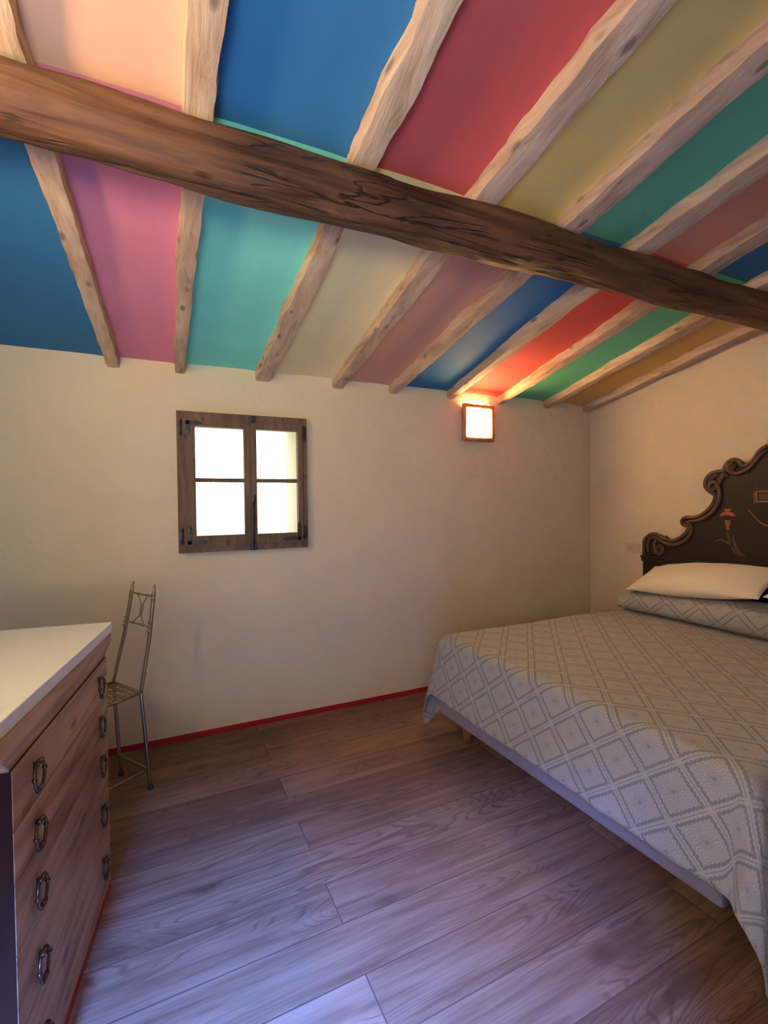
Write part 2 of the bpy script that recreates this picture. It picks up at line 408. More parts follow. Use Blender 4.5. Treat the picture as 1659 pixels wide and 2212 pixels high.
# ---------------------------------------------------------------- rafters
W_W = [.062, .056, .092, .072, .062, .056, .056, .056, .075]
W_B = [.070, .070, .080, .098, .098, .098, .105, .105, .10]
W_U = [.10, .095, .082, .098, .105, .10, .10, .10, .10]
RL = ['pale rafter between the blue left panel and the pink panel', 'whitish wavy-edged rafter between the pink and teal panels',
      'whitish wavy-edged rafter between the teal and cream yellow panels', 'pale rafter between the cream yellow and peach pink panels',
      'rafter between the peach pink panel and the blue panel beside the sconce', 'sconce-lit rafter between the right blue panel and the red panel',
      'sconce-lit rafter between the red panel and the green panel', 'narrow rafter between the green panel and the ochre yellow panel',
      'rafter lying along the right wall beside the ochre yellow panel']
def rafter(i):
    bm = bmesh.new(); rows = []; ny = 150; y0, y1 = YB+.01, YF-.02
    depth = .050
    for j in range(ny+1):
        y = y0+(y1-y0)*j/ny
        w = (W_W[i]+(W_B[i]-W_W[i])*(2.93-y)/1.33) if y > 1.6 else (W_B[i]+(W_U[i]-W_B[i])*min(1.3, (1.6-y)/.8))
        nz = lambda s, f, k: noise.noise(Vector((i*13.7+k*5.1, y*f, s)))
        wl = w/2*(1 + .20*nz(1, 5, 0) + .16*nz(2, 14, 1) + .07*nz(7, 45, 1)); wr = w/2*(1 + .20*nz(3, 5, 2) + .16*nz(4, 14, 3) + .07*nz(8, 45, 1))
        cx = rx(i, y) + .008*nz(5, 1.7, 4)
        if i == 8: wr = min(wr, XR-.001-cx)
        d = depth*(1+.10*nz(6, 4, 5)); zt = zceil(y)+.03; zb = zceil(y)-d
        pr = [(-1.0, 0, zt), (-1.06, 0, zb+d*.55), (-1.0, 0, zb+d*.25), (-.95, 0, zb+.0015), (-.6, 0, zb), (0, 0, zb-.002+.002*nz(9, 20, 6)), (.6, 0, zb), (.95, 0, zb+.0015), (1.0, 0, zb+d*.25), (1.06, 0, zb+d*.55), (1.0, 0, zt)]
        P = [(cx+(p[0]*wl if p[0] < 0 else p[0]*wr), y, p[2]) for p in pr]
        rows.append([[bm.verts.new(q) for q in P[a:b]] for a, b in ((0, 4), (3, 8), (7, 11))])
    for j in range(ny):
        for s_ in range(3):
            A_, B_ = rows[j][s_], rows[j+1][s_]
            for k in range(len(A_)-1): bm.faces.new((A_[k], A_[k+1], B_[k+1], B_[k]))
    for rr in (rows[0], rows[-1]):
        bm.faces.new([bm.verts.new(v.co) for s_ in rr for v in s_])
    o = obj('ceiling_rafter', bm, M['rafter'], None, True)
    tag(o, RL[i], 'rafter', 'sloping ceiling rafters')
for i in range(9): rafter(i)

# ---------------------------------------------------------------- main beam
def beam():
    bm = bmesh.new(); n = 56; m = 420; rows = []
    for j in range(m+1):
        x = XL-.02+(XR+.04-XL)*j/m
        cy = 1.437 + .010*noise.noise(Vector((x*1.1, 3, 1))) ; cz = 2.384 + .008*noise.noise(Vector((x*1.3, 9, 2)))
        R = .079 + .006*noise.noise(Vector((x*1.5, 7, 7)))
        row = []
        for k in range(n):
            a = 2*pi*k/n
            sq = (abs(cos(a))**3.2+abs(sin(a))**3.2)**(-1/3.2)
            r = R*sq*.95
            d = .014*noise.noise(Vector((x*2.2, cos(a)*1.6, sin(a)*1.6))) + .007*noise.noise(Vector((x*6, cos(a)*5, sin(a)*5+4)))
            for kx, ka, kw in ((.30, 3.6, .05), (.52, 4.3, .045), (.72, 4.0, .05), (-.35, 3.4, .06), (1.15, 3.5, .04), (1.55, 4.1, .05), (1.95, 3.7, .05), (2.4, 4.2, .05)):
                da = abs((a-ka+pi) % (2*pi)-pi); rr = sqrt(((x-kx)/(kw*1.8))**2+(da*.08/kw)**2)
                if rr < 1: d += .010*(1-rr)**1.5 - (.014 if rr < .22 else 0)*(1-rr/.22)
            d += .0035*noise.noise(Vector((x*1.0, a*6.0 if a < pi else (2*pi-a)*6.0, 3)))
            g1 = noise.noise(Vector((x*1.4, cos(a)*7+9, sin(a)*7)))
            d -= .012*max(0, 1-abs(g1)/.09)*max(0, noise.noise(Vector((x*1.9, 4, a)))+.2)
            row.append(bm.verts.new((x, cy+(r+d)*cos(a), cz+(r+d)*sin(a))))
        rows.append(row)
    for j in range(m):
        for k in range(n): bm.faces.new((rows[j][k], rows[j][(k+1) % n], rows[j+1][(k+1) % n], rows[j+1][k]))
    bm.faces.new(rows[0][::-1]); bm.faces.new(rows[-1])
    o = obj('ceiling_beam', bm, M['beam'], None, True)
    tag(o, 'thick dark hand-hewn wooden beam crossing under all the rafters', 'beam')
    for kx, ka, kr in ((.46, -1.9, .014), (.70, -2.1, .012)):
        pass
beam()

# ---------------------------------------------------------------- back window
def window():
    root = bpy.data.objects.new('window_1', None); COL.objects.link(root); root['kind'] = 'structure'
    root.location = (.4245, YB, 1.53)
    def W(x0, x1, z0, z1, y0, y1, bev=.003):   # room coordinates -> local
        lx, ly, lz = root.location
        return B(x0-lx, x1-lx, y0-ly, y1-ly, z0-lz, z1-lz, bev=bev)
    X0, X1, Z0, Z1 = .041, .808, 1.116, 1.944
    F0, F1 = 2.962, 3.075
    bm = bmesh.new(); lx, ly, lz = root.location
    fw = .042
    for a in ((X0, X0+fw, Z0, Z1), (X1-fw, X1, Z0, Z1), (X0+fw, X1-fw, Z0, Z0+fw), (X0+fw, X1-fw, Z1-fw, Z1)):
        box(bm, a[0]-lx, a[1]-lx, F0-ly, F1-ly, a[2]-lz, a[3]-lz, bev=.004)
    obj('window_frame', bm, M['window_wood'], root)
    mid = .452
    for (a, b) in ((X0+fw-.014, mid-.001), (mid+.001, X1-fw+.010)):
        bm = bmesh.new(); s = .070 if a < .2 else .045; z0, z1 = Z0+fw-.006, Z1-fw+.006
        si = .036
        l = s if a < .2 else si; r = si if a < .2 else s
        if a > .2: r = .030
        y0, y1 = F0-.012, F0+.034
        for q in ((a, a+l, z0, z1), (b-r, b, z0, z1), (a+l, b-r, z0, z0+.062), (a+l, b-r, z1-.050, z1)):
            box(bm, q[0]-lx, q[1]-lx, y0-ly, y1-ly, q[2]-lz, q[3]-lz, bev=.003)
        sash = obj('window_sash', bm, M['window_wood'], root)
        obj('muntin', W(a+l-.004, b-r+.004, 1.532, 1.556, y1-.012, y1+.004, .002), M['window_wood'], sash)
        obj('pane', W(a+l-.006, b-r+.006, z0+.058, z1-.046, y1-.003, y1, 0), M['glass'], sash)
    # iron corner straps, hinges, bolt
    def strap(cx, cz, sx, sz, L=.085):
        bm = bmesh.new(); y = F0-.016
        box(bm, min(cx, cx+sx*.024)-lx, max(cx, cx+sx*.024)-lx, y-ly, y+.006-ly, min(cz, cz+sz*L)-lz, max(cz, cz+sz*L)-lz, bev=.002)
        box(bm, min(cx, cx+sx*L)-lx, max(cx, cx+sx*L)-lx, y-ly, y+.006-ly, min(cz, cz+sz*.024)-lz, max(cz, cz+sz*.024)-lz, bev=.002)
        tip = [(cx+sx*L-lx, y+.001-ly, cz+sz*.012-lz), (cx+sx*(L+.03)-lx, y+.001-ly, cz+sz*.012-lz)]
        tube(bm, tip, [.014, .002], 8, flat=(Vector((0, 1, 0)), .25))
        tip = [(cx+sx*.012-lx, y+.001-ly, cz+sz*L-lz), (cx+sx*.012-lx, y+.001-ly, cz+sz*(L+.03)-lz)]
        tube(bm, tip, [.014, .002], 8, flat=(Vector((0, 1, 0)), .25))
        for k in (.2, .8):
            ball(bm, (cx+sx*.012-lx, y-.001-ly, cz+sz*L*k-lz), .004)
        ball(bm, (cx+sx*L*.8-lx, y-.001-ly, cz+sz*.012-lz), .004)
        return obj('corner_strap', bm, M['iron'], root)
    strap(.088, 1.166, 1, 1); strap(.088, 1.888, 1, -1, .06); strap(.760, 1.166, -1, 1, .09); 
    for hx in (X0+.022, X1-.022):
        for hz in (1.215, 1.845):
            bm = T([(hx-lx, F0-.014-ly, hz-.035-lz), (hx-lx, F0-.014-ly, hz+.035-lz)], .007, 10)
            box(bm, hx-.018-lx, hx+.018-lx, F0-.010-ly, F0-.004-ly, hz-.028-lz, hz+.028-lz, bev=.001)
            for e in (-.04, .04): ball(bm, (hx-lx, F0-.014-ly, hz+e-lz), .008)
            obj('hinge', bm, M['iron'], root, True)
    bm = T([(mid+.012-lx, F0-.024-ly, Z0+.015-lz), (mid+.012-lx, F0-.024-ly, 1.40-lz)], .0055, 10)
    ball(bm, (mid+.012-lx, F0-.024-ly, 1.40-lz), .009)
    bt = obj('window_bolt', bm, M['iron'], root, True)
    obj('bolt_handle', T([(mid+.012-lx, F0-.026-ly, 1.40-lz), (mid+.022-lx, F0-.05-ly, 1.43-lz), (mid+.016-lx, F0-.055-ly, 1.455-lz)], [.005, .006, .004], 8), M['iron'], bt, True)
    for kz in (Z0+.02, Z1-.03):
        bm = B(mid-.006-lx, mid+.030-lx, F0-.022-ly, F0-ly, kz-.020-lz, kz+.024-lz, bev=.004)
        for q in (-.012, .014): ball(bm, (mid+.012-lx, F0-.024-ly, kz+q-lz), .006)
        obj('bolt_keeper', bm, M['iron'], root)
window()

# ---------------------------------------------------------------- sconces
def sconce(name, loc, rotz, label, power, mat):
    t = thing(name, label, 'wall lamp', loc, (0, 0, rotz), 'wood-framed wall sconces')
    # local: wall plane y=0, room towards -y, centre at origin
    w, h, d = .127, .127, .052
    bm = bmesh.new()
    rnd = random.Random(3)
    def bar(p, q, r0):
        P, Q = Vector(p), Vector(q); pts = []; rs = []
        for k in range(9):
            s = k/8; c = P.lerp(Q, s); j = .0022
            pts.append(c+Vector((rnd.uniform(-j, j), 0, rnd.uniform(-j, j)))); rs.append(r0*(1+rnd.uniform(-.12, .12)))
        tube(bm, pts, rs, 8)
    bar((-w, -d, -h-.008), (-w, -d, h+.010), .017); bar((w, -d, -h-.006), (w, -d, h+.004), .0165)
    bar((-w-.006, -d, h-.004), (w+.006, -d, h-.010), .017); bar((-w-.006, -d, -h+.002), (w+.006, -d, -h+.002), .017)
    obj('frame', bm, M['sconce_wood'], t, True)
    for (x, z, s) in ((-w-.012, .062, -1), (w+.013, .060, 1), (w+.014, -.088, 1)):
        bm = T([(x-s*.004, -d, z), (x+s*.010, -d, z+.002)], [.009, .006], 8); ball(bm, (x+s*.010, -d, z+.002), .0075)
        obj('peg', bm, M['sconce_wood'], t, True)
    obj('diffuser', B(-w+.010, w-.010, -d-.002, -d+.004, -h+.010, h-.014), mat, t)
    obj('bottom_board', B(-w+.006, w-.006, -d+.006, -.001, -h+.002, -h+.008), M['sconce_wood'], t)
    for s in (-1, 1):
        obj('side_board', B(s*(w-.014)-.005, s*(w-.014)+.005, -d+.006, -.001, -h+.004, h-.006, bev=.002), M['sconce_wood'], t)
    obj('mounting_board', B(-.05, .05, -.014, -.001, -.09, .05, bev=.002), M['sconce_wood'], t)
    ld = bpy.data.lights.new('bulb', 'POINT'); ld.energy = power; ld.color = LAMP_COLOR; ld.shadow_soft_size = .018
    b = bpy.data.objects.new('bulb', ld); COL.objects.link(b); b.parent = t; b.location = (0, -.028, .03)
    return t
sconce('wall_sconce', (2.150, YB, 2.000), 0, 'lit square wooden-framed sconce on the wall below the red panel', 2.2, M['shade'])
# its twin hangs on the left wall, out of the frame, and lights the room
t2 = sconce('wall_sconce', (XL, .95, 2.08), radians(90), 'lit wooden-framed sconce high on the left wall', 10, M['shade_bright'])

# ---------------------------------------------------------------- outlet
t = thing('wall_outlet', 'small cream double socket on the wall beside the headboard', 'socket', (XR, 2.593, 1.012))
obj('plate', B(-.008, -.0005, -.062, .062, -.037, .037, bev=.003), M['plastic'], t)
for s in (-1, 1):
    bm = T([(-.010, s*.029, .0), (-.008, s*.029, .0)], .019, 20)
    k = obj('socket', bm, M['plastic'], t)
    for e in (-.008, .008): obj('pin_hole', T([(-.0108, s*.029+e, 0), (-.0095, s*.029+e, 0)], .0025, 8), M['hole'], k)

# ---------------------------------------------------------------- chest of drawers
def chest():
    t = thing('chest_of_drawers', 'wooden chest of drawers with white marble top in the left corner', 'chest of drawers', (-.223, 1.964, 0), (0, 0, radians(-6.57)))
    L, D = .768, .50
    # carcass: sides, back and inside in shade-painted wood, set behind the drawer fronts
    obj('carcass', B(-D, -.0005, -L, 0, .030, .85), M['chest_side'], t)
    obj('plinth', B(-D, -.001, -L-.001, .001, 0, .031, bev=.002), M['red_skirting'], t)
    # flared cornice under the slab
    bm = bmesh.new()
    prof = [(.848, 0, 0), (.860, .001, .008), (.874, .004, .028), (.886, .007, .046), (.893, .009, .056), (.897, .009, .060), (.930, .009, .060)]
    rings = []
    for z, f, s in prof:
        rings.append([bm.verts.new(p) for p in ((f-.004, -L-s, z), (f-.004, s, z), (-D, s, z), (-D, -L-s, z))])
    for a, b in zip(rings, rings[1:]):
        for k in range(4): bm.faces.new((a[k], a[(k+1) % 4], b[(k+1) % 4], b[k]))
    bm.faces.new(rings[0][::-1]); bm.faces.new(rings[-1])
    obj('cornice', bm, M['chest_wood'], t)
    mt = obj('marble_top', B(-D-.005, .013, -L-.14, .045, .930, .966, bev=.004, seg=3), M['marble'], t)
    for v in mt.data.vertices: v.co.x += .02*(v.co.y-.045)   # the slab sits a touch askew
    for side in (-L+.010, -.010):
        pass
    hs = [(.718, .85, .776), (.605, .718, .640), (.455, .605, .502), (.272, .455, .328), (.033, .272, .146)]
    for z0, z1, hz in hs:
        dr = obj('drawer', B(-.002, .001, -L+.001, -.001, z0+.0012, z1-.0012, bev=.0007), M['chest_wood'], t)
        for y in (-.105, -.655):
            bm = bmesh.new()
            # elongated ring pull hanging from a small rose
            zt = hz+.032
            tube(bm, [(0, y, zt-.004), (.004, y, zt-.004)], [.011, .008], 14)
            tube(bm, [(.002, y, zt-.002), (.011, y, zt)], [.004, .005], 8)
            q = [(.009, y-.014, zt), (.011, y-.026, zt-.014), (.012, y-.030, zt-.028), (.012, y-.027, zt-.036), (.012, y-.023, zt-.050), (.012, y-.012, zt-.062),
                 (.012, y+.012, zt-.062), (.012, y+.023, zt-.050), (.012, y+.027, zt-.036), (.012, y+.030, zt-.028), (.011, y+.026, zt-.014), (.009, y+.014, zt), (.009, y-.014, zt)]
            tube(bm, smooth_curve(q, 3), .0036, 8)
            for zz in (zt, zt-.062): tube(bm, [(.012, y-.013, zz), (.012, y+.013, zz)], [.0058, .0058], 8)
            for s in (-1, 1): ball(bm, (.012, y+s*.030, zt-.028), .0062)
            obj('drawer_handle', bm, M['bronze'], dr, True)
chest()

# ---------------------------------------------------------------- metal chair
def chair():
    o = Vector((-.32, 2.58, 0))
    t = thing('metal_chair', 'narrow high-backed bronze metal chair standing behind the chest of drawers', 'chair', tuple(o))
    m = M['chair_metal']
    def L(p): return Vector(p)-o
    nb, fb = L((-.147, 2.585, .475)), L((-.287, 2.800, .475))          # rear seat corners, near and far
    fr = Vector((-.852, -.523, 0))
    nf, ff = nb+fr*.34+Vector((.01, -.03, 0)), fb+fr*.34+Vector((-.01, .03, 0))
    topn, topf = L((-.079, 2.665, .992)), L((-.186, 2.842, .992))
    lf = {'rn': L((-.114, 2.571, 0)), 'rf': L((-.257, 2.771, 0)), 'fn': nf+fr*.05+Vector((0, -.02, -.475)), 'ff': ff+fr*.05+Vector((0, .02, -.475))}
    for a, b in ((nb, lf['rn']), (fb, lf['rf']), (nf, lf['fn']), (ff, lf['ff'])):
        pts = [a.lerp(b, k/8)+Vector((0, 0, 0)) for k in range(9)]
        lg = obj('leg', T(pts, [.0095]+[.0088]*7+[.008], 8), m, t, True)
        obj('foot', T([b+Vector((0, 0, .0)), b+Vector((0, 0, .006)), b+Vector((0, 0, .022))], [.014, .014, .008], 12), M['iron'], lg, True)
    for a, b, top in ((nb, lf['rn'], topn), (fb, lf['rf'], topf)):
        mid = a.lerp(top, .5)+Vector((.006, .004, 0))
        pts = smooth_curve([a, a.lerp(mid, .5), mid, mid.lerp(top, .5), top], 4)
        n = len(pts); bm = T(pts, [.0080+.0014*k/n if k < n-2 else .006-.002*(k-n+2) for k in range(n)], 8)
        for s in (.56, .60, .64, .86, .90):
            c = a.lerp(top, s); tube(bm, [c-(top-a).normalized()*.005, c+(top-a).normalized()*.005], .0105, 10)
        obj('back_post', bm, m, t, True)
    def on(a, top, s): return a.lerp(top, s)+Vector((.003, .002, 0))
    u0, u1 = on(nb, topn, .885), on(fb, topf, .885); l0, l1 = on(nb, topn, .60), on(fb, topf, .60)
    for a, b in ((u0, u1), (l0, l1)):
        bm = T([a, b], .0042, 8)
        for s in (.27, .70): ball(bm, a.lerp(b, s), .0085, (1, 1, .8)); ball(bm, a.lerp(b, s+.05), .006)
        obj('back_rail', bm, m, t, True)
    # knotted ornament between the rails
    bm = bmesh.new(); cu = u0.lerp(u1, .45).lerp(l0.lerp(l1, .45), .38); cl = u0.lerp(u1, .45).lerp(l0.lerp(l1, .45), .66)
    tube(bm, [cu, cu.lerp(cl, .25), cu.lerp(cl, .75), cl], [.0045, .008, .008, .0045], 8)
    for p in (u0.lerp(u1, .27), u0.lerp(u1, .72)): tube(bm, [p, cu], .0028, 6)
    for p in (l0.lerp(l1, .27), l0.lerp(l1, .72)): tube(bm, [p, cl], .0028, 6)
    ball(bm, cu, .007); ball(bm, cl, .007)
    obj('back_ornament', bm, m, t, True)
    # seat: frame bar and lattice of slats
    bm = bmesh.new()
    for a, b in ((nb, fb), (fb, ff), (ff, nf), (nf, nb)): tube(bm, [a, a.lerp(b, .5), b], .0085, 8)
    st = obj('seat', bm, m, t, True); bm = bmesh.new()
    for k in range(1, 9):
        tube(bm, [nb.lerp(nf, k/9), fb.lerp(ff, k/9)], .0105, 6, flat=(Vector((0, 0, 1)), .18))
    for k in range(1, 7):
        tube(bm, [nb.lerp(fb, k/7)+Vector((0, 0, .003)), nf.lerp(ff, k/7)+Vector((0, 0, .003))], .009, 6, flat=(Vector((0, 0, 1)), .18))
    obj('seat_lattice', bm, m, st)
    s = .80
    for a, b in ((('n', nb, lf['rn']), ('f', fb, lf['rf'])), (('n', nb, lf['rn']), ('n', nf, lf['fn'])), (('f', fb, lf['rf']), ('f', ff, lf['ff'])), (('n', nf, lf['fn']), ('f', ff, lf['ff']))):
        p, q = a[1].lerp(a[2], s), b[1].lerp(b[2], s)
        obj('stretcher', T([p, p.lerp(q, .5), q], .006, 8), m, t, True)
chair()

# ---------------------------------------------------------------- bed
BX0, BX1, BY0, BY1, BZ = 1.515, 3.27, .82, 2.42, .585
def bed():
    t = thing('bed', 'double bed on short wooden legs with pale lilac upholstered base', 'bed', (2.35, 1.62, 0))
    def bl(x0, x1, y0, y1, z0, z1, **k): return B(x0-2.35, x1-2.35, y0-1.62, y1-1.62, z0, z1, **k)
    # the foot edge runs a touch askew
    def skew(o, amt):
        for v in o.data.vertices:
            if v.co.x < 0: v.co.x += amt*(-(v.co.y))
    a = obj('base', bl(1.475, BX1, BY0+.035, BY1-.03, .145, .34, bev=.012), M['base_fabric'], t); skew(a, .045)
    b = obj('mattress', bl(1.53, BX1, BY0+.03, BY1-.03, .34, .565, bev=.04, seg=4), M['pillow'], t); skew(b, .02)
    for x, y in ((1.555, 2.27), (1.90, 1.0), (3.15, 2.27), (3.15, .97)):
        lg = obj('leg', T([(x-2.35, y-1.62, 0), (x-2.35, y-1.62, .15)], [.026, .033], 20), M['leg_wood'], t, True)
bed()

def bedspread():
    bm = bmesh.new(); uvl = bm.loops.layers.uv.new('UVMap')
    DF, DN, DR = .375, .56, .50            # drop at the foot, near side, far side
    La = BX1-BX0-.03; na, nb = 150, 150; U = {}; G = []
    r = .045
    for i in range(na+1):
        a = (La+DF)*i/na; row = []
        for j in range(nb+1):
            wid = BY1-BY0
            b = -DN+(wid+DN+DR)*j/nb
            da = max(0, a-La); dn = max(0, -b); df = max(0, b-wid); db = max(dn, df)
            x = BX1-min(a, La); y = BY0+min(max(b, 0), wid); z = BZ
            z += .006*noise.noise(Vector((a*2.3, b*2.3, 1)))
            if db == 0: x += .035*(.5-(y-BY0)/wid)*min(1, a/La)   # foot edge a touch askew
            else: x += (.0175 if dn > 0 else -.0175)*min(1, a/La)
            if da > 0 or db > 0:
                o_ = hypot(da, db); th = atan2(db, da)
                slope = .22*cos(th)**2+.05*sin(th)**2
                if o_ < r*pi/2: h = r*sin(o_/r); v = r*(1-cos(o_/r))
                else:
                    e = o_-r*pi/2; h = r+e*sin(math.atan(slope)); v = r+e*cos(math.atan(slope))
                c2 = sin(2*th)**2
                h += .11*c2*o_ if df > 0 else .30*c2*o_*max(0, 1-o_/.62)
                # soft folds
                amp = .012*min(1, o_/.2)
                if da > 0 and db > 0: amp *= 1.6
                s = b if da >= db else a
                h += amp*noise.noise(Vector((s*5.0, 3.3, o_*2)))+amp*.6*noise.noise(Vector((s*13, 8.3, o_*3)))
                lim = BZ-.006
                if v > lim: h += (v-lim)*.9; v = lim-.004*abs(noise.noise(Vector((a*9, b*9, 2))))
                sy = -1 if dn > 0 else 1
                x -= h*cos(th); y += sy*h*sin(th); z -= v
            vt = bm.verts.new((x, y, z)); U[vt] = (a, b); row.append(vt)
        G.append(row)
    for i in range(na):
        for j in range(nb):
            f = bm.faces.new((G[i][j], G[i][j+1], G[i+1][j+1], G[i+1][j])); f.smooth = True
            for l in f.loops:
                a, b = U[l.vert]; l[uvl].uv = (a-La+.02, b-.06)
    o = obj('bedspread', bm, M['fabric'])
    tag(o, 'grey jacquard bedspread with diamond lattice draped over the bed', 'bedspread')
    md = o.modifiers.new('thickness', 'SOLIDIFY'); md.thickness = .006; md.offset = 1
bedspread()

def cushion_mesh(lx, ly, th, nx=26, ny=40, seed=0, pinch=.35, uvs=False, sag=0, lift=0):
    """stuffed rectangular pillow, half-sizes lx, ly, half-thickness th"""
    bm = bmesh.new(); uvl = bm.loops.layers.uv.new('UVMap'); top = []; bot = []
    for i in range(nx+1):
        u = -1+2*i/nx; rt = []; rb = []
        for j in range(ny+1):
            v = -1+2*j/ny
            e = max(0, (1-abs(u)**2.4))**.55*max(0, (1-abs(v)**2.2))**.75
            # corners stay out, sides draw in
            x = lx*u*(1-.10*(1-abs(v)**2)*abs(u)**3*pinch*2); y = ly*v*(1-.07*(1-abs(u)**2)*abs(v)**3*pinch*2)
            w = .006*noise.noise(Vector((x*9, y*9, seed)))+.010*noise.noise(Vector((x*4+seed, y*12, seed)))*(abs(v)**2)
            zt = th*e+w*e - sag*abs(v)**2; zb = -th*.9*e - sag*abs(v)**2
            rt.append(bm.verts.new((x, y, zt)))
            rb.append(rt[-1] if i in (0, nx) or j in (0, ny) else bm.verts.new((x, y, zb)))
        top.append(rt); bot.append(rb)
    for i in range(nx):
        for j in range(ny):
            for S_, fl in ((top, 0), (bot, 1)):
                q = [S_[i][j], S_[i+1][j], S_[i+1][j+1], S_[i][j+1]]
                f = bm.faces.new(q if not fl else q[::-1]); f.smooth = True
                for l in f.loops: l[uvl].uv = (l.vert.co.x*1.0, l.vert.co.y)
    return bm
# long bolster in the bedspread fabric
def bolster():
    bm = bmesh.new(); uvl = bm.loops.layers.uv.new('UVMap'); n = 28; m = 70; rows = []; U = {}
    y0, y1 = 2.47, .78
    for j in range(m+1):
        s = j/m; y = y0+(y1-y0)*s
        e = min(1, max(0, 1-(max(0, .07-s)/.07)**2))**.5*min(1, max(0, 1-(max(0, s-.94)/.06)**2))**.5
        e = max(e, .12)
        hx = .150*max(e, .5); hz = (.066+.030*min(1, s*2.2))*e
        row = []
        for k in range(n):
            a = 2*pi*k/n
            sx = math.copysign(abs(cos(a))**.8, cos(a)); sz = math.copysign(abs(sin(a))**.8, sin(a))
            w = 1+.05*noise.noise(Vector((y*5, cos(a)*1.5, sin(a)*1.5)))
            v = bm.verts.new((3.115+.02*s+hx*sx*w, y, BZ+.010+hz+hz*sz*w)); row.append(v); U[v] = (k, y)
        rows.append(row)
    for j in range(m):
        for k in range(n):
            f = bm.faces.new((rows[j][k], rows[j][(k+1) % n], rows[j+1][(k+1) % n], rows[j+1][k])); f.smooth = True
            ks = [k, k+1, k+1, k]; yy = [rows[j][k].co.y]*2+[rows[j+1][k].co.y]*2
            for l, kk, y_ in zip(f.loops, ks, yy): l[uvl].uv = (kk*.024, y_)
    bm.faces.new(rows[0]); bm.faces.new(rows[-1])
    o = obj('bolster', bm, M['fabric'])
    tag(o, 'long grey patterned bolster lying across the head of the bed', 'bolster')
bolster()
# the two white pillows lean back on the bolster
p1 = obj('pillow', cushion_mesh(.180, .440, .088, seed=2), M['pillow'])
p1.location = (3.125, 1.925, .870); p1.rotation_euler = (radians(-6.5), radians(-24), radians(0))
tag(p1, 'plump white pillow on the bolster at the window side of the bed', 'pillow', 'white pillows on the bolster')
def flap():
    bm = bmesh.new(); G = []
    for i in range(9):
        row = []
        for j in range(7):
            u, v = i/8, j/6
            row.append(bm.verts.new((-.165+.15*u+.02*v, .425+.018*sin(u*5)*v, .004-.085*v*(1-.5*u)-.01*sin(u*9))))
        G.append(row)
    for i in range(8):
        for j in range(6): bm.faces.new((G[i][j], G[i+1][j], G[i+1][j+1], G[i][j+1]))
    o = obj('pillowcase_flap', bm, M['pillow'], p1, True)
    o.modifiers.new('thickness', 'SOLIDIFY').thickness = .002
flap()
p2 = obj('pillow', cushion_mesh(.180, .440, .088, seed=9), M['pillow'])
p2.location = (3.12, 1.03, .885); p2.rotation_euler = (radians(7), radians(-24), radians(0))
tag(p2, 'white pillow at the right picture edge, only its corner showing', 'pillow', 'white pillows on the bolster')

